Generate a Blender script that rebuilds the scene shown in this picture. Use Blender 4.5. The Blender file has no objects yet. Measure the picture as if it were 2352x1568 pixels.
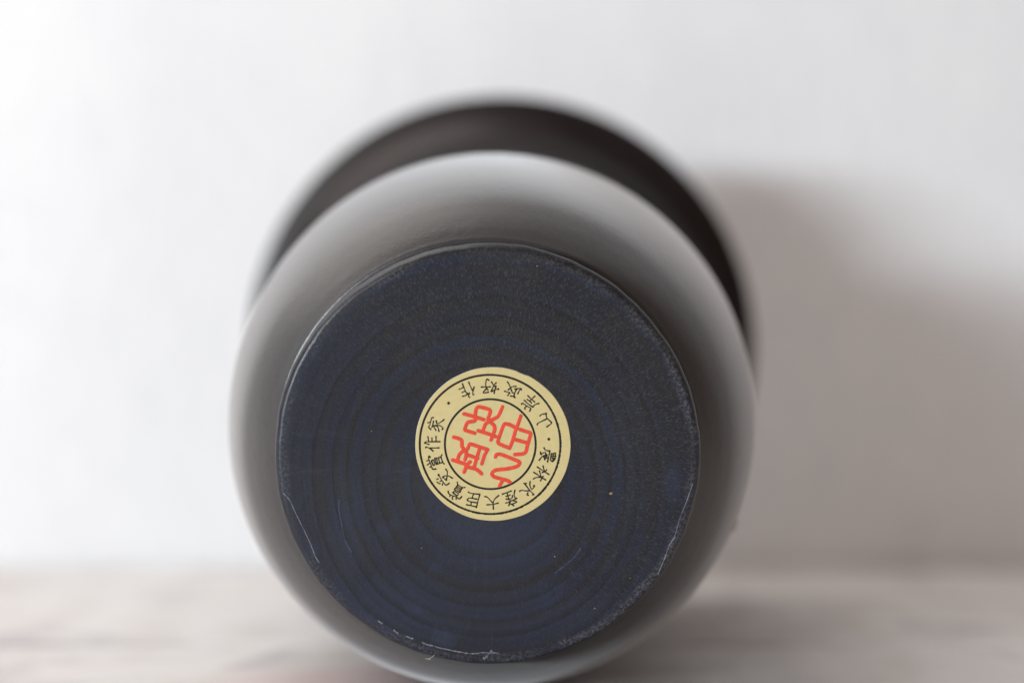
import bpy, bmesh, math, random
from mathutils import Vector, Matrix

# ------------------------------------------------------------------ camera
RB = 0.045                                  # foot radius in metres, the unit of the layout below
LENS, SENSOR = 60.0, 36.0
PW, PH = 2352.0, 1568.0                     # pixel frame the photograph was measured in
FPX = LENS / SENSOR * PW
CX, CY = PW / 2, PH / 2

# vase seen from the camera (camera axes: x right, y down, z forward; units of RB)
VP = (1213.95, 353.3)                        # vanishing point of the vase's axis
BASE_PX, BASE_D = (1118.4, 1050.6), 7.97    # centre of the foot and its distance


BELLY = [(0.186, 0.996), (0.189, 1.012), (0.200, 1.030), (0.232, 1.078), (0.280, 1.136), (0.345, 1.195), (0.425, 1.240),
         (0.530, 1.281), (0.660, 1.318), (0.810, 1.350), (0.970, 1.374), (1.130, 1.393), (1.290, 1.406), (1.440, 1.412)]


def belly(L):
    """radius of the belly at distance L from the foot"""
    for (a, r), (b, q) in zip(BELLY, BELLY[1:]):
        if L <= b:
            return r + (q - r) * (L - a) / (b - a)
    return BELLY[-1][1]


def through(pts, sub=8):
    """smooth curve through profile points"""
    out = []
    P = [pts[0]] + list(pts) + [pts[-1]]
    for i in range(1, len(P) - 2):
        for k in range(sub):
            t = k / sub
            q = []
            for c in (0, 1):
                p0, p1, p2, p3 = (P[i + d][c] for d in (-1, 0, 1, 2))
                m1, m2 = 0.5 * (p2 - p0), 0.5 * (p3 - p1)
                q.append((2 * t**3 - 3 * t**2 + 1) * p1 + (t**3 - 2 * t**2 + t) * m1 +
                         (-2 * t**3 + 3 * t**2) * p2 + (t**3 - t**2) * m2)
            out.append(tuple(q))
    out.append(pts[-1])
    return out


def body_outer():
    """half profile of the vase: (distance from foot, radius) in RB"""
    pts = [(0.180, 0.975), (0.190, 0.970), (0.188, 0.985)]
    pts += through(BELLY + [(1.60, 1.409), (1.78, 1.400), (1.98, 1.384), (2.22, 1.374), (2.52, 1.370), (2.85, 1.372), (3.18, 1.380),
                            (3.50, 1.396), (3.76, 1.420), (3.98, 1.462), (4.12, 1.520), (4.21, 1.590), (4.270, 1.665), (4.310, 1.738)])
    for a in range(1, 12):                  # rounded lip
        th = math.radians(-60 + a * 20)
        pts.append((4.345 + 0.060 * math.sin(th), 1.7586 + 0.060 * math.cos(th)))
    pts += through([(4.395, 1.70), (4.32, 1.60), (4.20, 1.48), (4.02, 1.38), (3.75, 1.31), (3.3, 1.28), (2.8, 1.27), (2.3, 1.28),
                    (1.8, 1.30), (1.4, 1.32), (1.0, 1.28), (0.7, 1.18), (0.52, 0.98), (0.45, 0.7), (0.43, 0.3)])[1:]
    pts.append((0.43, 0.0))
    return pts


PROFILE = body_outer()
SPLIT = next(i for i, p in enumerate(PROFILE) if p[0] > 2.3)

# tilt at which the vase lies on belly and lip together
lo, hi = 0.0, math.radians(20)
for _ in range(60):
    th = (lo + hi) / 2
    front = max(R * math.cos(th) - L * math.sin(th) for L, R in PROFILE if L < 2.6)
    lip = max(R * math.cos(th) - L * math.sin(th) for L, R in PROFILE if L > 4.0)
    if lip > front:
        lo = th
    else:
        hi = th
THETA = (lo + hi) / 2
BASE_H = max(R * math.cos(THETA) - L * math.sin(THETA) for L, R in PROFILE)

axis_cam = Vector(((VP[0] - CX) / FPX, (VP[1] - CY) / FPX, 1.0)).normalized()
base_cam = BASE_D * Vector(((BASE_PX[0] - CX) / FPX, (BASE_PX[1] - CY) / FPX, 1.0))
# camera pitch so that the vase's axis rises by THETA towards the mouth
PITCH = THETA - math.asin(-axis_cam.y)
cp, sp = math.cos(PITCH), math.sin(PITCH)


def cam_dir(v):
    return Vector((v.x, v.z * cp + v.y * sp, v.z * sp - v.y * cp))


CAM_H = BASE_H - cam_dir(base_cam).z        # camera height above the table, in RB
CAM_POS = Vector((0, 0, CAM_H * RB))


def ray(px, py):
    return cam_dir(Vector(((px - CX) / FPX, (py - CY) / FPX, 1.0)))


scene = bpy.context.scene
cam_data = bpy.data.cameras.new('camera')
cam = bpy.data.objects.new('camera', cam_data)
scene.collection.objects.link(cam)
cam.location = CAM_POS
cam.rotation_euler = (math.pi / 2 + PITCH, 0, 0)
cam_data.lens, cam_data.sensor_width = LENS, SENSOR
cam_data.clip_start, cam_data.clip_end = 0.01, 50
cam_data.dof.use_dof = True
cam_data.dof.focus_distance = BASE_D * RB * 1.003
cam_data.dof.aperture_fstop = 3.8
cam_data.dof.aperture_blades = 0
scene.camera = cam

# ------------------------------------------------------------------ light
world = bpy.data.worlds.new('World')
scene.world = world
world.use_nodes = True
bg = world.node_tree.nodes['Background']
bg.inputs['Color'].default_value = (1.0, 0.72, 0.61, 1)
bg.inputs['Strength'].default_value = 0.16

WALL_Y = CAM_H * RB / (-(ray(1176, 1300).z / ray(1176, 1300).y))   # where the wall meets the table
centre = Vector((0, 10.5 * RB, 1.5 * RB))
key = bpy.data.lights.new('window_lamp', 'AREA')
key.shape = 'ELLIPSE'
key.size, key.size_y = 1.5, 0.22
key.energy = 64
key.color = (0.885, 0.965, 1.03)
key_ob = bpy.data.objects.new('window_lamp', key)
scene.collection.objects.link(key_ob)
to_light = Vector((-0.82, -1.0, 0.11)).normalized()
key_ob.location = centre + to_light * 3.0
key_ob.rotation_euler = (-to_light).to_track_quat('-Z', 'Y').to_euler()

# broad soft daylight from above, left of the vase
top_l = bpy.data.lights.new('overhead_lamp', 'AREA')
top_l.shape = 'RECTANGLE'
top_l.size, top_l.size_y = 0.9, 0.9
top_l.energy = 7.4
top_l.color = (1.0, 0.935, 0.885)
top_ob = bpy.data.objects.new('overhead_lamp', top_l)
scene.collection.objects.link(top_ob)
top_ob.location = (-0.48, 0.42, 0.78)
top_ob.rotation_euler = (centre - top_ob.location).to_track_quat('-Z', 'Y').to_euler()

scene.view_settings.view_transform = 'Standard'
scene.view_settings.look = 'None'
scene.view_settings.exposure = 0
scene.view_settings.gamma = 1
scene.render.engine = 'CYCLES'
scene.cycles.use_denoising = True
scene.cycles.max_bounces = 8


# ------------------------------------------------------------------ material helpers
class NT:
    def __init__(self, name):
        self.mat = bpy.data.materials.new(name)
        self.mat.use_nodes = True
        self.t = self.mat.node_tree
        self.b = self.t.nodes['Principled BSDF']

    def n(self, kind, **kw):
        nd = self.t.nodes.new(kind)
        for k, v in kw.items():
            if k in nd.inputs:
                nd.inputs[k].default_value = v
            else:
                setattr(nd, k, v)
        return nd

    def l(self, a, b):
        self.t.links.new(a, b)

    def math(self, op, a, b=None, c=None, clamp=False):
        nd = self.t.nodes.new('ShaderNodeMath')
        nd.operation = op
        nd.use_clamp = clamp
        for i, v in enumerate((a, b, c)):
            if v is None:
                continue
            if isinstance(v, (int, float)):
                nd.inputs[i].default_value = v
            else:
                self.l(v, nd.inputs[i])
        return nd.outputs[0]

    def noise(self, vec, scale, detail=3.0, rough=0.5, dist=0.0):
        nd = self.n('ShaderNodeTexNoise')
        nd.inputs['Scale'].default_value = scale
        nd.inputs['Detail'].default_value = detail
        nd.inputs['Roughness'].default_value = rough
        nd.inputs['Distortion'].default_value = dist
        if vec is not None:
            self.l(vec, nd.inputs['Vector'])
        return nd.outputs[0]

    def ramp(self, v, a, b, lo=0.0, hi=1.0):
        nd = self.n('ShaderNodeMapRange')
        nd.interpolation_type = 'SMOOTHSTEP'
        self.l(v, nd.inputs[0])
        for i, x in zip((1, 2, 3, 4), (a, b, lo, hi)):
            nd.inputs[i].default_value = x
        return nd.outputs[0]

    def mix(self, fac, a, b, blend='MIX'):
        nd = self.t.nodes.new('ShaderNodeMix')
        nd.data_type = 'RGBA'
        nd.blend_type = blend
        for sock, v in ((nd.inputs[0], fac), (nd.inputs[6], a), (nd.inputs[7], b)):
            if isinstance(v, (int, float)):
                sock.default_value = v
            elif isinstance(v, tuple):
                sock.default_value = (*v, 1)
            else:
                self.l(v, sock)
        return nd.outputs[2]

    def bump(self, h, strength, dist, normal=None):
        nd = self.n('ShaderNodeBump')
        nd.inputs['Strength'].default_value = strength
        nd.inputs['Distance'].default_value = dist
        self.l(h, nd.inputs['Height'])
        if normal is not None:
            self.l(normal, nd.inputs['Normal'])
        return nd.outputs[0]

    def coord(self, scale=(1, 1, 1), loc=(0, 0, 0)):
        tc = self.n('ShaderNodeTexCoord')
        mp = self.n('ShaderNodeMapping')
        mp.inputs['Scale'].default_value = scale
        mp.inputs['Location'].default_value = loc
        self.l(tc.outputs['Object'], mp.inputs[0])
        return mp.outputs[0]

    def set(self, **kw):
        for k, v in kw.items():
            s = self.b.inputs[k.replace('_', ' ')]
            if isinstance(v, tuple):
                s.default_value = (*v, 1)
            elif isinstance(v, (int, float)):
                s.default_value = v
            else:
                self.l(v, s)
        return self.mat


def mat_wall():
    m = NT('white wallpaper')
    st = m.noise(m.coord((230, 230, 40)), 1.0, 5, 0.7)
    big = m.noise(m.coord((9, 9, 3)), 1.0, 2, 0.5)
    f = m.math('ADD', m.math('MULTIPLY', st, 0.6), m.math('MULTIPLY', big, 0.4))
    col = m.mix(m.ramp(f, 0.3, 0.7), (0.80, 0.815, 0.835), (0.92, 0.925, 0.93))
    nrm = m.bump(st, 0.5, 0.0012)
    return m.set(Base_Color=col, Roughness=0.75, Normal=nrm, Specular_IOR_Level=0.3)


def mat_plank():
    m = NT('whitewashed plank')
    oi = m.n('ShaderNodeObjectInfo')
    tc = m.n('ShaderNodeTexCoord')
    off = m.n('ShaderNodeVectorMath', operation='ADD')
    sc = m.n('ShaderNodeVectorMath', operation='SCALE')
    cmb = m.n('ShaderNodeCombineXYZ')
    m.l(oi.outputs['Random'], cmb.inputs[0])
    m.l(oi.outputs['Random'], cmb.inputs[2])
    m.l(cmb.outputs[0], sc.inputs[0])
    sc.inputs['Scale'].default_value = 7.0
    geo = m.n('ShaderNodeNewGeometry')
    m.l(geo.outputs['Position'], off.inputs[0])
    m.l(sc.outputs[0], off.inputs[1])

    def mapped(s):
        mp = m.n('ShaderNodeMapping')
        mp.inputs['Scale'].default_value = s
        m.l(off.outputs[0], mp.inputs[0])
        return mp.outputs[0]
    streak = m.noise(mapped((15, 13, 13)), 1.0, 4, 0.5, 1.5)
    fine = m.noise(mapped((30, 500, 500)), 1.0, 3, 0.6)
    patch = m.noise(mapped((24, 11, 11)), 1.0, 3, 0.5, 1.0)
    col = m.mix(m.ramp(streak, 0.46, 0.72), (0.79, 0.762, 0.742), (0.52, 0.49, 0.495))
    col = m.mix(m.ramp(patch, 0.45, 0.72), col, (0.66, 0.615, 0.57))
    col = m.mix(m.math('MULTIPLY', m.ramp(fine, 0.5, 0.75), 0.25), col, (0.32, 0.28, 0.25))
    # soft-edged pink patch by the foot of the vase
    gx = m.n('ShaderNodeSeparateXYZ')
    m.l(geo.outputs['Position'], gx.inputs[0])
    dx = m.math('DIVIDE', m.math('SUBTRACT', gx.outputs[0], -0.030), 0.048)
    dy = m.math('DIVIDE', m.math('SUBTRACT', gx.outputs[1], PINK_Y), 0.030)
    r = m.math('SQRT', m.math('ADD', m.math('MULTIPLY', dx, dx), m.math('MULTIPLY', dy, dy)))
    r = m.math('ADD', r, m.math('MULTIPLY', m.math('SUBTRACT', patch, 0.5), 0.8))
    col = m.mix(m.ramp(r, 0.55, 1.25, 0.7, 0.0), col, (0.72, 0.53, 0.51))
    nrm = m.bump(fine, 0.25, 0.0003)
    rough = m.ramp(streak, 0.3, 0.7, 0.30, 0.42)
    return m.set(Base_Color=col, Roughness=rough, Normal=nrm, Specular_IOR_Level=0.5)


def mat_lacquer():
    m = NT('dark satin lacquer')
    v = m.coord()
    grain = m.noise(m.coord((1, 1, 1)), 1500, 2, 0.5)
    peel = m.noise(v, 420, 3, 0.55)
    rub = m.noise(v, 55, 4, 0.6, 0.4)
    spots = m.noise(v, 170, 3, 0.7, 0.8)
    col = m.mix(m.ramp(rub, 0.35, 0.7), (0.013, 0.011, 0.011), (0.019, 0.016, 0.0155))
    col = m.mix(m.ramp(spots, 0.60, 0.68), col, (0.010, 0.009, 0.009))
    h = m.math('ADD', peel, m.math('MULTIPLY', grain, 0.5))
    nrm = m.bump(h, 0.34, 0.00016)
    rough = m.ramp(rub, 0.3, 0.7, 0.44, 0.50)
    sp_ = m.n('ShaderNodeSeparateXYZ')
    m.l(v, sp_.inputs[0])
    junction = m.ramp(sp_.outputs[2], 0.205 * RB, 0.270 * RB)        # rubbed glossy where the foot begins
    rough = m.math('ADD', m.math('MULTIPLY', rough, junction), m.math('MULTIPLY', m.math('SUBTRACT', 1.0, junction), 0.35))
    return m.set(Base_Color=col, Roughness=rough, Normal=nrm, Specular_IOR_Level=0.5, IOR=1.68, Sheen_Weight=0.80, Sheen_Roughness=0.53, Sheen_Tint=(0.96, 0.975, 0.99))


def mat_mouth():
    m = NT('dark brown lacquer')
    rub = m.noise(m.coord(), 40, 3, 0.6, 0.4)
    col = m.mix(m.ramp(rub, 0.35, 0.7), (0.012, 0.0085, 0.0088), (0.017, 0.0115, 0.0115))
    nrm = m.bump(m.noise(m.coord(), 420, 3, 0.55), 0.2, 0.00012)
    return m.set(Base_Color=col, Roughness=m.ramp(rub, 0.3, 0.7, 0.34, 0.44), Normal=nrm, Specular_IOR_Level=0.33)


def mat_foot():
    m = NT('navy stained foot')
    tc = m.n('ShaderNodeTexCoord')
    sep = m.n('ShaderNodeSeparateXYZ')
    m.l(tc.outputs['Object'], sep.inputs[0])
    x, y = m.math('DIVIDE', sep.outputs[0], RB), m.math('DIVIDE', sep.outputs[1], RB)

    def dist(cx, cy, ax=1.0, ay=1.0):
        dx = m.math('DIVIDE', m.math('SUBTRACT', x, cx), ax)
        dy = m.math('DIVIDE', m.math('SUBTRACT', y, cy), ay)
        return m.math('SQRT', m.math('ADD', m.math('MULTIPLY', dx, dx), m.math('MULTIPLY', dy, dy)))
    r = dist(0, 0)
    obj = tc.outputs['Object']

    # radial ticks of the crackled stain
    def polar(kang, krad):
        c = m.n('ShaderNodeCombineXYZ')
        m.l(m.math('MULTIPLY', m.math('DIVIDE', x, r), kang), c.inputs[0])
        m.l(m.math('MULTIPLY', m.math('DIVIDE', y, r), kang), c.inputs[1])
        m.l(m.math('MULTIPLY', r, krad), c.inputs[2])
        return c.outputs[0]
    tick = m.noise(polar(130, 60), 1.0, 2, 0.65)
    ray_ = m.noise(polar(34, 3), 1.0, 3, 0.6)
    pepper = m.noise(obj, 3200, 2, 0.6)
    speck = m.noise(obj, 1500, 1, 0.5)
    cloud = m.noise(obj, 48, 3, 0.55, 0.5)
    cloud2 = m.noise(obj, 110, 3, 0.6, 0.3)

    # growth rings, a little out of centre
    rr = m.math('ADD', dist(0.0, 0.10, 1.0, 1.05), m.math('MULTIPLY', m.math('SUBTRACT', cloud, 0.5), 0.045))
    cmb = m.n('ShaderNodeCombineXYZ')
    m.l(m.math('MULTIPLY', rr, 17.0), cmb.inputs[0])
    ring = m.noise(cmb.outputs[0], 1.0, 2, 0.6)
    line = None
    for k, ri in enumerate((0.36, 0.45, 0.515, 0.583, 0.615, 0.656, 0.722, 0.765, 0.817, 0.870, 0.915)):
        d = m.math('SUBTRACT', rr, ri)
        w = (0.7, 0.45, 0.8, 0.95, 0.35, 0.7, 1.0, 0.4, 0.85, 0.35, 0.6)[k]
        one = m.math('MULTIPLY', m.ramp(d, -0.038, 0.0, 0.0, w), m.ramp(d, 0.0, 0.009, 1.0, 0.0))   # soft inside, sharp outside
        line = one if line is None else m.math('MAXIMUM', line, one)
    navy, black = (0.0120, 0.0168, 0.0350), (0.0138, 0.0142, 0.0175)
    f = m.math('ADD', m.math('MULTIPLY', ring, 0.75), m.math('MULTIPLY', cloud, 0.25))
    col = m.mix(m.ramp(m.math('SUBTRACT', f, m.math('SUBTRACT', m.math('MULTIPLY', y, 0.055), m.math('MULTIPLY', x, 0.03))), 0.42, 0.58), navy, black)
    # bluer scuffs
    blue = m.math('MULTIPLY', m.ramp(cloud2, 0.52, 0.72), m.ramp(y, -0.3, 0.7, 0.25, 1.0))
    col = m.mix(m.math('MULTIPLY', blue, 0.55), col, (0.020, 0.034, 0.075))
    for cx, cy, ax, ay, k in ((-0.20, 0.86, 0.055, 0.05, 0.5), (0.87, 0.11, 0.05, 0.10, 0.4),
                              (0.08, 0.36, 0.30, 0.20, 0.30), (-0.66, 0.34, 0.10, 0.25, 0.25), (-0.45, 0.72, 0.30, 0.16, 0.28),
                              (0.25, 0.75, 0.40, 0.14, 0.16), (0.62, 0.0, 0.18, 0.45, 0.12)):
        e = m.math('ADD', dist(cx, cy, ax, ay), m.math('MULTIPLY', m.math('SUBTRACT', cloud2, 0.5), 1.6))
        col = m.mix(m.ramp(e, 0.35, 1.3, k, 0.0), col, (0.028, 0.044, 0.088))
    col = m.mix(m.math('MULTIPLY', m.math('MULTIPLY', line, m.ramp(m.noise(obj, 30, 2, 0.5), 0.30, 0.50, 0.45, 1.0)), 0.58), col, (0.0055, 0.0055, 0.0065))
    # fine crackle ticks, their glints painted pale, more at upper right; dust
    tick_glint = m.math('MULTIPLY', m.ramp(tick, 0.50, 0.70), m.ramp(m.math('SUBTRACT', x, y), -1.0, 0.9, 0.30, 1.15))
    col = m.mix(m.math('MULTIPLY', tick_glint, 0.46), col, (0.075, 0.079, 0.092))
    col = m.mix(m.math('MULTIPLY', m.ramp(ray_, 0.55, 0.75), 0.16), col, (0.05, 0.06, 0.09))
    col = m.mix(m.ramp(pepper, 0.70, 0.80, 0.0, 0.7), col, (0.20, 0.20, 0.21))
    # rubbed edge
    re = m.math('ADD', r, m.math('MULTIPLY', m.math('SUBTRACT', cloud2, 0.5), 0.075))
    patchy = m.math('MULTIPLY', m.ramp(m.noise(obj, 60, 2, 0.5), 0.36, 0.58, 0.15, 1.0), m.ramp(m.math('ADD', x, m.math('MULTIPLY', y, 0.5)), -0.3, 0.9, 0.45, 1.0))
    edge = m.math('MULTIPLY', m.math('MULTIPLY', patchy, m.ramp(re, 0.925, 0.955)), m.ramp(re, 0.970, 0.995, 1.0, 0.2))
    ew = m.math('MULTIPLY', edge, m.ramp(m.math('ADD', m.math('MULTIPLY', speck, 0.5), m.math('MULTIPLY', pepper, 0.5)), 0.42, 0.66))
    col = m.mix(m.ramp(r, 0.955, 0.985, 0.0, 0.5), col, (0.014, 0.0135, 0.0145))
    col = m.mix(m.math('MULTIPLY', ew, 0.5), col, (0.20, 0.20, 0.21))
    h = m.math('ADD', m.math('MULTIPLY', tick, 0.7), m.math('MULTIPLY', pepper, 0.5))
    h = m.math('SUBTRACT', h, m.math('MULTIPLY', line, 0.3))
    nrm = m.bump(h, 0.6, 0.00010)
    rough = m.ramp(cloud, 0.3, 0.7, 0.32, 0.44)
    return m.set(Base_Color=col, Roughness=rough, Normal=nrm, Specular_IOR_Level=0.45)


def mat_plain(name, col, rough=0.5, spec=0.5, nscale=None, amount=0.15, metallic=0.0):
    m = NT(name)
    if nscale:
        f = m.noise(m.coord(), nscale, 3, 0.6)
        d = tuple(c * (1 - amount) for c in col)
        c = m.mix(m.ramp(f, 0.3, 0.7), d, col)
    else:
        c = col
    return m.set(Base_Color=c, Roughness=rough, Specular_IOR_Level=spec, Metallic=metallic)


def mat_gold():
    m = NT('pale gold paper')
    f = m.noise(m.coord(), 900, 3, 0.6)
    g = m.noise(m.coord(), 60, 2, 0.5)
    col = m.mix(m.ramp(f, 0.3, 0.7), (0.715, 0.60, 0.285), (0.75, 0.632, 0.305))
    tc = m.n('ShaderNodeTexCoord')
    dn = m.n('ShaderNodeVectorMath', operation='DISTANCE')
    m.l(tc.outputs['Object'], dn.inputs[0])
    dn.inputs[1].default_value = (*on_foot(1953, 1821), -0.00022)
    dent = m.ramp(dn.outputs['Value'], 0.0, 42 * PXM)                 # pressed-in spot at the lathe's centre mark
    nrm = m.bump(m.math('ADD', m.math('MULTIPLY', f, 0.3), g), 0.06, 0.0003)
    nrm = m.bump(dent, 0.5, 0.00022, nrm)
    return m.set(Base_Color=col, Roughness=0.42, Metallic=0.12, Normal=nrm)


# ------------------------------------------------------------------ mesh helpers
def link(name, me, mats, parent=None):
    o = bpy.data.objects.new(name, me)
    scene.collection.objects.link(o)
    for mt in (mats if isinstance(mats, (list, tuple)) else [mats]):
        if mt.name not in [x.name for x in me.materials]:
            me.materials.append(mt)
    if parent:
        o.parent = parent
    return o


def lathe(name, prof, mat, parent, seg=256, wob=None):
    bm = bmesh.new()
    rings = []
    for L, R in prof:
        if R < 1e-6:
            rings.append([bm.verts.new((0, 0, L * RB))])
            continue
        ring = []
        for k in range(seg):
            a = 2 * math.pi * k / seg
            q = R * RB * (1 + (wob(a, L) if wob else 0))
            ring.append(bm.verts.new((q * math.cos(a), q * math.sin(a), L * RB)))
        rings.append(ring)
    for A, B in zip(rings, rings[1:]):
        for k in range(seg):
            k2 = (k + 1) % seg
            if len(A) == 1:
                bm.faces.new((A[0], B[k2], B[k]))
            elif len(B) == 1:
                bm.faces.new((A[k], A[k2], B[0]))
            else:
                bm.faces.new((A[k], A[k2], B[k2], B[k]))
    bmesh.ops.recalc_face_normals(bm, faces=bm.faces)
    me = bpy.data.meshes.new(name)
    bm.to_mesh(me)
    bm.free()
    for p in me.polygons:
        p.use_smooth = True
    return link(name, me, mat, parent)


def smooth_line(pts, sub=4):
    if len(pts) < 3:
        a, b = pts[0], pts[-1]
        return [tuple(a[i] + (b[i] - a[i]) * k / 4 for i in (0, 1)) for k in range(5)]
    out = []
    P = [pts[0]] + list(pts) + [pts[-1]]
    for i in range(1, len(P) - 2):
        p0, p1, p2, p3 = P[i - 1], P[i], P[i + 1], P[i + 2]
        for k in range(sub):
            t = k / sub
            q = []
            for c in (0, 1):
                m1, m2 = 0.35 * (p2[c] - p0[c]), 0.35 * (p3[c] - p1[c])
                q.append((2 * t**3 - 3 * t**2 + 1) * p1[c] + (t**3 - 2 * t**2 + t) * m1 +
                         (-2 * t**3 + 3 * t**2) * p2[c] + (t**3 - t**2) * m2)
            out.append(tuple(q))
    out.append(tuple(pts[-1]))
    return out


def stroke(bm, pts, width, z, rise=0.0, sub=4, taper=0.0, rough=None):
    """a ribbon with round ends along pts (local metres), lying at height z"""
    line = smooth_line(pts, sub)
    n = len(line)
    rows = []

    def row(p, nx, ny, w):
        if rise:
            offs = ((-1, 0), (-0.72, 1), (0.72, 1), (1, 0))
        else:
            offs = ((-1, 0), (1, 0))
        rows.append([bm.verts.new((p[0] + nx * w * s, p[1] + ny * w * s, z - rise * h)) for s, h in offs])
    tang = []
    for i in range(n):
        a, b = line[max(0, i - 1)], line[min(n - 1, i + 1)]
        d = Vector((b[0] - a[0], b[1] - a[1]))
        d = d.normalized() if d.length > 1e-12 else Vector((1, 0))
        tang.append(d)
    hw = width / 2
    d = tang[0]
    for q in (80, 55, 25):
        a = math.radians(q)
        row((line[0][0] - d.x * hw * math.sin(a), line[0][1] - d.y * hw * math.sin(a)), -d.y, d.x, hw * math.cos(a))
    for i in range(n):
        t = i / (n - 1)
        w = hw * (1 + 0.22 * math.cos(2 * math.pi * t)) if taper else hw
        if rough:
            w *= rough.uniform(0.35, 1.6)
        row(line[i], -tang[i].y, tang[i].x, w)
    d = tang[-1]
    for q in (25, 55, 80):
        a = math.radians(q)
        row((line[-1][0] + d.x * hw * math.sin(a), line[-1][1] + d.y * hw * math.sin(a)), -d.y, d.x, hw * math.cos(a))
    for A, B in zip(rows, rows[1:]):
        for k in range(len(A) - 1):
            bm.faces.new((A[k], A[k + 1], B[k + 1], B[k]))


def finish(bm, name, mat, parent):
    me = bpy.data.meshes.new(name)
    bm.normal_update()
    for f in bm.faces:                       # print faces out of the foot, to -z
        if f.normal.z > 0:
            f.normal_flip()
    bm.to_mesh(me)
    bm.free()
    return link(name, me, mat, parent)


# ------------------------------------------------------------------ the setting
PINK_Y = CAM_H * RB * -(ray(840, 1575).y / ray(840, 1575).z)


def ground_depth(py):
    d = ray(CX, py)
    return CAM_H * RB * -(d.y / d.z)


wall_me = bpy.data.meshes.new('wall')
bm = bmesh.new()
bmesh.ops.create_cube(bm, size=1)
bmesh.ops.scale(bm, vec=(2.6, 0.06, 1.6), verts=bm.verts)
bm.to_mesh(wall_me)
bm.free()
wall = link('wall', wall_me, mat_wall())
wall.location = (0, WALL_Y + 0.03, 0.775)
wall['kind'] = 'structure'
wall['label'] = 'white papered wall behind the vase, catching its soft brown shadow'

# table top: planks run left to right, a seam shows a little in front of the wall
table = bpy.data.objects.new('table_top', None)
scene.collection.objects.link(table)
table['kind'] = 'structure'
table['label'] = 'whitewashed grey plank table top under the vase'
pm = mat_plank()
seam = ground_depth(1478)
pw = (WALL_Y - seam) / 2 + 0.0005
rng = random.Random(4)
edges = [WALL_Y - 0.0015 - k * pw for k in range(10)]
plank_me = bpy.data.meshes.new('plank')
bm = bmesh.new()
bmesh.ops.create_cube(bm, size=1)
bmesh.ops.scale(bm, vec=(2.4, pw - 0.0012, 0.022), verts=bm.verts)
bmesh.ops.bevel(bm, geom=[e for e in bm.edges], offset=0.0012, segments=2, affect='EDGES')
bm.to_mesh(plank_me)
bm.free()
for k, e in enumerate(edges):
    o = link('plank', plank_me, pm, table)
    o.location = (rng.uniform(-0.05, 0.05), e - pw / 2, -0.011)

# ------------------------------------------------------------------ the vase
vase = bpy.data.objects.new('vase', None)
scene.collection.objects.link(vase)
vase['label'] = 'dark lacquered wooden vase lying on its side, blue-black foot with gold label facing out'
vase['category'] = 'vase'
ax = cam_dir(axis_cam).normalized()
ex = ax.cross(Vector((0, 0, 1))).normalized()            # right
ey = ax.cross(ex).normalized()                           # down
base_w = CAM_POS + cam_dir(base_cam) * RB
vase.matrix_world = Matrix(((ex.x, ey.x, ax.x, base_w.x), (ex.y, ey.y, ax.y, base_w.y),
                            (ex.z, ey.z, ax.z, base_w.z), (0, 0, 0, 1)))


def on_foot(px, py):
    """source pixel (4096 wide) -> x, y on the foot's flat face"""
    d = ray(px * PW / 4096, py * PW / 4096)
    t = (base_w - CAM_POS).dot(ax) / d.dot(ax)
    q = CAM_POS + d * t - base_w
    return (q.dot(ex), q.dot(ey))


PXM = RB * BASE_D / FPX * PW / 4096                             # metres per source pixel on the foot

WOB = lambda a, L: 0.0012 * math.sin(2 * a + 1.3) + 0.0007 * math.sin(3 * a + L)
body = lathe('body', PROFILE[:SPLIT + 1], mat_lacquer(), vase, wob=WOB)
neck = lathe('neck', PROFILE[SPLIT:], mat_mouth(), vase, wob=WOB)
neck['label'] = 'dark brown neck flaring to a wide flat mouth'


foot_prof = [(0.0, 0.0)] + [(0.0, i / 20 * 0.962) for i in range(1, 21)]
for i in range(1, 11):
    a = math.radians(i * 8.2)
    foot_prof.append((0.050 * (1 - math.cos(a)), 0.962 + 0.038 * math.sin(a)))
foot_prof += [(0.060, 0.999), (0.12, 0.994), (0.185, 0.988), (0.195, 0.95)]
rw = random.Random(7)
ph = [rw.uniform(0, 6.28) for _ in range(6)]
foot = lathe('foot', foot_prof, mat_foot(), vase, seg=384,
             wob=lambda a, L: (0.0016 * math.sin(5 * a + ph[0]) + 0.001 * math.sin(13 * a + ph[1]) +
                               0.0008 * math.sin(29 * a + ph[2]) + 0.0006 * math.sin(53 * a + ph[3])))

# --- gold label
gold = mat_gold()
paper = mat_plain('white paper edge', (0.80, 0.78, 0.72), 0.7)
black = mat_plain('black print', (0.012, 0.011, 0.010), 0.45, 0.4, 2500, 0.3)
red = mat_plain('vermilion print', (0.87, 0.088, 0.044), 0.40, 0.4, 1300, 0.16)

ST_Z = -0.00022
cx_, cy_ = on_foot(1971.7, 1776.4)
R_ = 309.2 * PXM
bm = bmesh.new()
N = 160
top, bot = [], []
for k in range(N):
    a = 2 * math.pi * k / N
    q = R_ * (1 + 0.0010 * math.sin(7 * a) + 0.0012 * math.sin(17 * a + 1))
    if 0.0 < (a - math.radians(290)) < math.radians(5):      # nick in the cut edge
        q *= 0.992
    top.append(bm.verts.new((cx_ + q * math.cos(a), cy_ + q * math.sin(a), ST_Z)))
    bot.append(bm.verts.new((cx_ + q * 1.004 * math.cos(a), cy_ + q * 1.004 * math.sin(a), -0.00001)))
c = bm.verts.new((cx_, cy_, ST_Z))
for k in range(N):
    k2 = (k + 1) % N
    bm.faces.new((c, top[k2], top[k])).material_index = 0
    bm.faces.new((top[k], top[k2], bot[k2], bot[k])).material_index = 1
bmesh.ops.recalc_face_normals(bm, faces=bm.faces)
me = bpy.data.meshes.new('sticker')
bm.to_mesh(me)
bm.free()
sticker = link('sticker', me, [gold, paper], vase)
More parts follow.
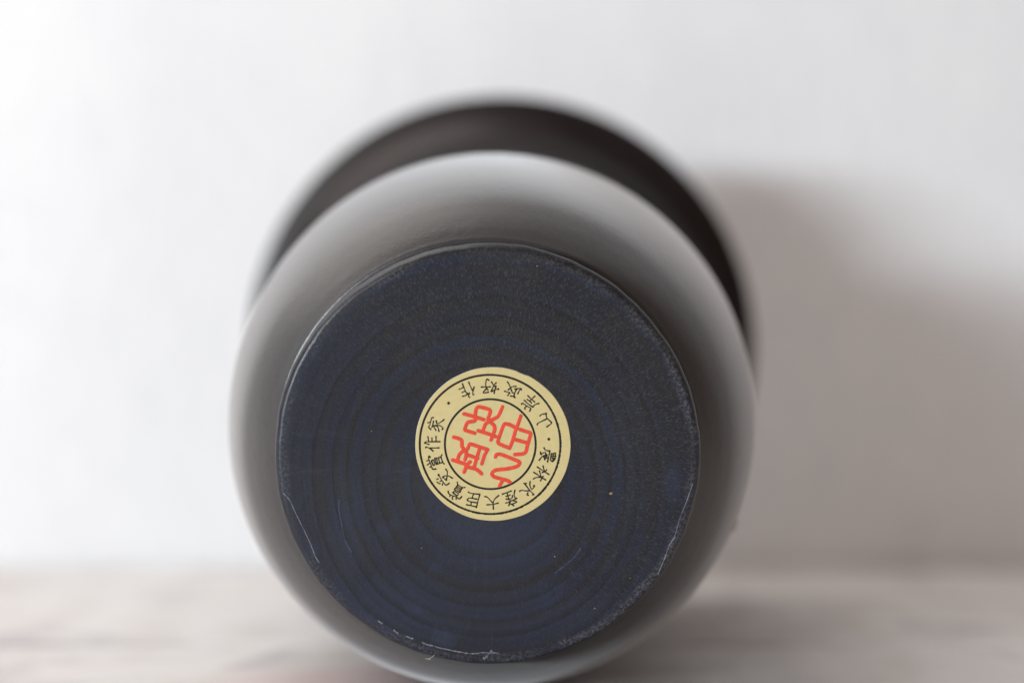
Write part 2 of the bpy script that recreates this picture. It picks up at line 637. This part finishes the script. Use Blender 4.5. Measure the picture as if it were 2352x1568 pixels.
sticker['label'] = 'round pale gold paper label with black ring lettering and red seal'
PRINT_Z = ST_Z - 0.000012


def ring_line(cx, cy, r, w, ragged, seed):
    rg = random.Random(seed)
    x0, y0 = on_foot(cx, cy)
    bm = bmesh.new()
    n = 420
    ins, out = [], []
    for k in range(n):
        a = 2 * math.pi * k / n
        wear = ragged * (0.5 + 0.5 * math.sin(a * 1.0 + 0.8)) * rg.uniform(-1, 1)
        ri, ro = (r - w / 2 - 0.5 * wear) * PXM, (r + w / 2 + wear) * PXM
        ins.append(bm.verts.new((x0 + ri * math.cos(a), y0 + ri * math.sin(a), PRINT_Z)))
        out.append(bm.verts.new((x0 + ro * math.cos(a), y0 + ro * math.sin(a), PRINT_Z)))
    for k in range(n):
        k2 = (k + 1) % n
        bm.faces.new((ins[k], ins[k2], out[k2], out[k]))
    return finish(bm, 'printed_ring', black, sticker)


ring_line(1960.4, 1777.0, 281.0, 8.6, 1.3, 1)
ring_line(1961.2, 1775.2, 181.3, 8.4, 0.4, 2)

# strokes traced in enlargements of the photograph: origin x, y and pixels per unit
Q1, Q2 = (1640, 1440, 340 / 1568), (1960, 1440, 340 / 1568)
Q3, Q4 = (1640, 1770, 340 / 1568), (1960, 1770, 340 / 1568)
RS = (1760, 1580, 400 / 1568)


def glyph(name, parts, width, mat, rise=0.0, sub=4):
    bm = bmesh.new()
    i = 0
    for (ox, oy, s), strokes in parts:
        for st in strokes:
            pts = [on_foot(ox + x * s, oy + y * s) for x, y in st]
            stroke(bm, pts, width * PXM, PRINT_Z - i * 0.0000025, rise, sub, taper=0 if rise else 1)
            i += 1
    return finish(bm, name, mat, sticker)


ring_text = [
    [(Q2, [[(922, 1025), (945, 1000), (1045, 975)], [(1030, 980), (1050, 1060), (1135, 1145)],
           [(1135, 1145), (1125, 1170), (1045, 1225)], [(1050, 1075), (960, 1120), (880, 1160), (872, 1190)]])],
    [(Q2, [[(697, 650), (765, 718), (828, 770)], [(830, 655), (768, 718), (730, 750)], [(685, 720), (725, 750), (768, 785)],
           [(632, 735), (700, 800), (790, 862)], [(790, 862), (830, 815), (905, 793)],
           [(580, 812), (600, 790), (680, 840), (752, 888), (730, 935)], [(685, 842), (640, 870), (648, 900)]])],
    [(Q2, [[(322, 395), (350, 440), (380, 505), (402, 570)], [(482, 478), (400, 490), (335, 548)],
           [(268, 566), (318, 585), (365, 598)], [(365, 600), (325, 650)], [(455, 527), (570, 518), (578, 545)],
           [(568, 525), (540, 560), (512, 618)], [(490, 535), (460, 590), (440, 660)], [(410, 592), (455, 610)],
           [(378, 655), (425, 668), (465, 688)], [(440, 640), (462, 690)]])],
    [(Q1, [[(1458, 368), (1415, 345), (1395, 440), (1408, 500), (1440, 548)], [(1315, 493), (1485, 488)],
           [(1410, 520), (1350, 590), (1372, 602), (1450, 585)]]),
     (Q2, [[(27, 395), (60, 450), (110, 500)], [(115, 412), (70, 465), (20, 575)],
           [(20, 575), (90, 545), (155, 520), (155, 540)], [(110, 470), (90, 540), (75, 610)]])],
    [(Q1, [[(1083, 402), (1115, 480), (1155, 555)], [(1184, 490), (1165, 560), (1158, 628), (1178, 633)],
           [(967, 430), (1000, 510), (1030, 580), (1075, 625)], [(908, 532), (940, 522), (985, 497)], [(960, 592), (1018, 568)],
           [(968, 662), (1010, 655), (1060, 622)], [(1096, 600), (1080, 665), (1103, 683)]])],
    [(Q4, [[(1125, 200), (1205, 185)], [(1205, 185), (1200, 280)], [(1200, 280), (1120, 275)], [(1120, 275), (1128, 200)],
           [(1165, 195), (1160, 330)], [(1122, 240), (1215, 240)], [(1110, 300), (1150, 348), (1200, 290)],
           [(995, 85), (1020, 130), (1100, 150)], [(1105, 140), (1085, 240), (1060, 350)], [(1050, 215), (1050, 280)],
           [(930, 165), (940, 215), (980, 180), (1030, 185), (1010, 310)], [(1010, 230), (960, 250), (905, 320)], [(985, 245), (1010, 305)]])],
    [(Q4, [[(870, 440), (960, 500), (1090, 582)], [(977, 420), (995, 490), (1020, 540)], [(1045, 495), (1010, 530), (960, 545)],
           [(805, 540), (880, 585), (945, 635), (1030, 682)], [(912, 510), (930, 580), (948, 640)],
           [(800, 662), (850, 636), (945, 630)], [(980, 612), (930, 698)]])],
    [(Q4, [[(622, 745), (672, 742)], [(640, 750), (700, 830), (760, 900), (812, 950), (785, 952)],
           [(740, 708), (735, 780), (770, 855), (825, 790), (800, 785)], [(545, 890), (580, 870), (640, 880), (725, 880)],
           [(700, 915), (680, 955), (710, 962)]])],
    [(Q4, [[(225, 945), (395, 882)], [(315, 915), (350, 1050)], [(295, 985), (370, 960)], [(295, 1035), (400, 1022), (415, 965)],
           [(460, 868), (445, 940), (455, 1000), (495, 1020)], [(495, 1020), (430, 1050), (365, 1075)], [(290, 1105), (355, 1090)],
           [(380, 1060), (345, 1155)], [(360, 1110), (440, 1155)], [(425, 1060), (498, 1085), (400, 1130)]])],
    [(Q3, [[(1378, 985), (1430, 1000), (1490, 1065), (1535, 1105)], [(1640, 965), (1565, 1030), (1535, 1105), (1540, 1220)],
           [(1420, 1138), (1530, 1130), (1630, 1105)]])],
    [(Q3, [[(1075, 900), (1120, 925), (1290, 945)], [(1290, 945), (1260, 1050), (1225, 1190)], [(1180, 940), (1155, 975), (1150, 1015)],
           [(1055, 1050), (1095, 1012), (1240, 1035)], [(1055, 1050), (1090, 1075), (1225, 1100)],
           [(1040, 1135), (1220, 1175)], [(1130, 1085), (1125, 1150)]])],
    [(Q3, [[(872, 720), (882, 770)], [(882, 770), (820, 855)], [(820, 855), (920, 910)], [(920, 910), (965, 825)], [(965, 825), (882, 772)],
           [(862, 800), (945, 850)], [(845, 825), (930, 880)], [(965, 822), (1015, 818)],
           [(790, 915), (825, 890), (890, 930), (870, 970), (790, 915)],
           [(705, 885), (710, 920), (745, 955), (850, 990), (910, 1030), (955, 985)], [(740, 950), (735, 985)],
           [(800, 975), (775, 1015), (790, 1035)], [(855, 990), (850, 1035)]])],
    [(Q3, [[(660, 480), (690, 530), (685, 610), (670, 690)], [(600, 640), (640, 605), (720, 610), (785, 650)], [(605, 625), (670, 690)],
           [(522, 602), (530, 572), (570, 660), (660, 775), (725, 740)], [(495, 668), (522, 658)], [(500, 718), (520, 738), (555, 750)],
           [(555, 705), (572, 700)], [(600, 748), (598, 775)]])],
    [(Q3, [[(590, 215), (570, 255)], [(570, 258), (455, 285)], [(455, 285), (490, 395)], [(490, 395), (605, 355)], [(605, 355), (570, 258)],
           [(495, 300), (508, 372)], [(530, 290), (545, 362)], [(595, 352), (632, 385)],
           [(395, 330), (430, 312), (460, 385), (435, 415), (395, 330)],
           [(375, 265), (350, 240), (345, 290), (400, 430), (415, 480), (480, 478)], [(312, 328), (350, 320)],
           [(320, 405), (360, 375)], [(370, 445), (395, 425)]])],
    [(Q1, [[(268, 1525), (300, 1500), (345, 1500), (555, 1497)], [(270, 1520), (352, 1550)], [(332, 1405), (345, 1500)],
           [(405, 1430), (408, 1497)], [(480, 1400), (482, 1497)]]),
     (Q3, [[(290, 90), (300, 70), (370, 105), (430, 150)], [(370, 95), (540, 88)]])],
    [(Q1, [[(435, 1055), (400, 1065), (370, 1180), (345, 1230), (388, 1275)], [(330, 1150), (375, 1140)], [(435, 1120), (420, 1190), (405, 1235)],
           [(420, 1190), (480, 1290)], [(480, 1195), (520, 1240), (535, 1310)], [(450, 1205), (550, 1200), (612, 1250), (590, 1275)],
           [(485, 1110), (500, 1170), (580, 1130), (630, 1090)]])],
]
for g in ring_text:
    glyph('printed_character', g, 5.3, black)

for (ox, oy, s), x, y in ((Q1, 713, 789), (Q2, 1085, 1452)):
    x0, y0 = on_foot(ox + x * s, oy + y * s)
    bm = bmesh.new()
    bmesh.ops.create_circle(bm, cap_ends=True, segments=24, radius=6.0 * PXM, matrix=Matrix.Translation((x0, y0, PRINT_Z)))
    finish(bm, 'printed_dot', black, sticker)

seal = [
    [(RS, [[(378, 290), (460, 310), (540, 335), (685, 378)],
           [(548, 335), (565, 220), (600, 180), (690, 195), (770, 222), (788, 260), (752, 370), (772, 402)],
           [(772, 402), (890, 345), (930, 290), (978, 180)],
           [(560, 340), (545, 400), (455, 415), (420, 440), (388, 535), (450, 562), (545, 592)],
           [(772, 402), (705, 460), (672, 560)], [(600, 552), (720, 590), (835, 630)],
           [(772, 402), (845, 470), (858, 530), (830, 610), (800, 695)], [(830, 625), (872, 645)]])],
    [(RS, [[(1190, 510), (1100, 462), (1020, 445), (990, 475), (945, 600), (908, 720), (940, 765), (1090, 825)],
           [(1266, 322), (1225, 440), (1180, 560), (1140, 700), (1092, 822)],
           [(1252, 532), (1330, 560), (1418, 592), (1400, 680), (1365, 800), (1345, 880), (1300, 915), (1175, 925)],
           [(1180, 692), (1270, 715), (1365, 745)]])],
    [(RS, [[(218, 655), (280, 670), (340, 705), (345, 800), (400, 865)], [(400, 865), (430, 840), (470, 762), (600, 800), (745, 848)],
           [(745, 850), (700, 930), (655, 1070)], [(410, 860), (410, 940), (392, 1005)], [(622, 825), (575, 980), (530, 1135)],
           [(430, 930), (500, 955), (590, 985)], [(360, 870), (300, 930), (272, 1020)], [(200, 1012), (300, 1045), (430, 1085)],
           [(470, 1040), (420, 1090), (378, 1200)], [(430, 1120), (550, 1150), (610, 1185), (650, 1225)]])],
    [(RS, [[(870, 962), (885, 928), (950, 922), (1080, 970), (1215, 1025), (1252, 1060), (1200, 1115), (1050, 1150), (890, 1165),
            (830, 1195), (812, 1230), (850, 1275), (980, 1312), (1050, 1330), (1095, 1358)], [(985, 1320), (960, 1370), (935, 1412)]])],
]
for g in seal:
    glyph('seal_character', g, 15.8, red, rise=0.00005, sub=5)

# --- wear on the foot: scratches, chips of dust
pale = mat_plain('scratched stain', (0.24, 0.26, 0.33), 0.6, 0.4, 3000, 0.4)
dim = mat_plain('faint scratch', (0.060, 0.075, 0.12), 0.6, 0.4, 3000, 0.5)
tan = mat_plain('bare wood fleck', (0.45, 0.33, 0.20), 0.7, 0.3, 2000, 0.3)
A8 = (900, 1900, 1100 / 2076)
A2 = (2200, 1900, 800 / 1510)
A9 = (900, 2400, 1000 / 2352)


def scratch(frame, pts, w, mat, z=-0.000015):
    ox, oy, s = frame
    bm = bmesh.new()
    rg = random.Random(len(pts) + int(pts[0][0]))
    P = smooth_line([on_foot(ox + x * s, oy + y * s) for x, y in pts], 6)
    P = [(x + rg.uniform(-1, 1) * 0.5 * PXM, y + rg.uniform(-1, 1) * 0.5 * PXM) for x, y in P]
    stroke(bm, P, w * PXM, z, 0.0, 1, taper=1, rough=rg)
    return finish(bm, 'scratch', mat, foot)


scratch(A8, [(440, 135), (490, 190), (540, 300), (600, 420), (650, 530), (680, 610), (710, 655)], 2.6, pale)
scratch(A8, [(860, 185), (860, 260), (885, 400), (910, 500), (955, 580)], 4.5, dim)
for a, b in (((1160, 1098), (1185, 1115)), ((1275, 1168), (1305, 1190)), ((1370, 1213), (1418, 1231))):
    scratch(A8, [a, ((a[0] + b[0]) / 2, (a[1] + b[1]) / 2 + 3), b], 5.0, pale)
scratch(A8, [(1490, 1260), (1525, 1276), (1565, 1285)], 5.5, pale)
scratch(A8, [(1580, 1290), (1650, 1307), (1740, 1326), (1830, 1342)], 3.8, pale)
scratch(A8, [(1845, 1345), (1900, 1343), (1940, 1336), (2000, 1338), (2060, 1340)], 3.6, pale)
scratch(A8, [(1962, 1378), (1985, 1352), (2012, 1322)], 5.0, pale)
scratch(A8, [(1955, 1380), (1975, 1368)], 10.0, pale)
scratch(A2, [(1075, 70), (1030, 200), (985, 310), (950, 430), (930, 480)], 2.4, pale)
scratch(A2, [(945, 465), (905, 520), (890, 560), (860, 640), (815, 745)], 3.6, pale, -0.00002)
scratch(A2, [(935, 478), (880, 550), (822, 640)], 2.2, dim)
scratch(A2, [(235, 548), (180, 622), (110, 680), (40, 735)], 5.0, dim)

FLECKS = [(A2, 460, 138, 7), (A2, 36, 612, 4), (A2, 338, 1003, 3.5), (A2, 605, 775, 3), ((0, 0, 4096 / 2352), 1234, 611, 5),
          ((0, 0, 4096 / 2352), 853, 990, 3), ((0, 0, 4096 / 2352), 968, 1258, 3)]
rg = random.Random(11)
for fr, x, y, r in FLECKS:
    x0, y0 = on_foot(fr[0] + x * fr[2], fr[1] + y * fr[2])
    bm = bmesh.new()
    vs = []
    for k in range(7):
        a = 2 * math.pi * k / 7 + rg.uniform(-.3, .3)
        q = r * PXM * rg.uniform(0.6, 1.3)
        vs.append(bm.verts.new((x0 + q * math.cos(a), y0 + 0.7 * q * math.sin(a), -0.00001)))
    c = bm.verts.new((x0, y0, -0.00016))
    for k in range(7):
        bm.faces.new((c, vs[k], vs[(k + 1) % 7]))
    finish(bm, 'wood_fleck', tan, foot)

# lint: a curled fibre at the lower edge
for pts in ([(1885, 540), (1915, 543), (1945, 530), (1968, 508)], [(1905, 553), (1925, 545), (1935, 552)]):
    P = smooth_line([on_foot(900 + x * A9[2], 2400 + y * A9[2]) for x, y in pts], 5)
    bm = bmesh.new()
    stroke(bm, P, 1.8 * PXM, -0.0003, 0.0001, 1)
    finish(bm, 'lint_fibre', mat_plain('lint', (0.5, 0.46, 0.40), 0.8), foot)

# chip of bare wood on the belly, right-hand side
L, ang = 0.78, math.radians(21.5)
R = belly(L)
bm = bmesh.new()
bmesh.ops.create_icosphere(bm, subdivisions=3, radius=1.0)
for v in bm.verts:
    k = 1 + 0.25 * math.sin(5 * v.co.x + 3 * v.co.y) * math.cos(4 * v.co.z)
    v.co = v.co * k
me = bpy.data.meshes.new('chip')
bm.to_mesh(me)
bm.free()
chip = link('chip', me, mat_plain('bare wood chip', (0.72, 0.58, 0.40), 0.7, 0.3, 900, 0.3), vase)
chip['label'] = 'small pale chip of bare wood on the belly'
chip.location = (R * RB * math.cos(ang), R * RB * math.sin(ang), L * RB)
chip.rotation_euler = (0, 0, ang)
chip.scale = (0.0006, 0.0018, 0.0012)
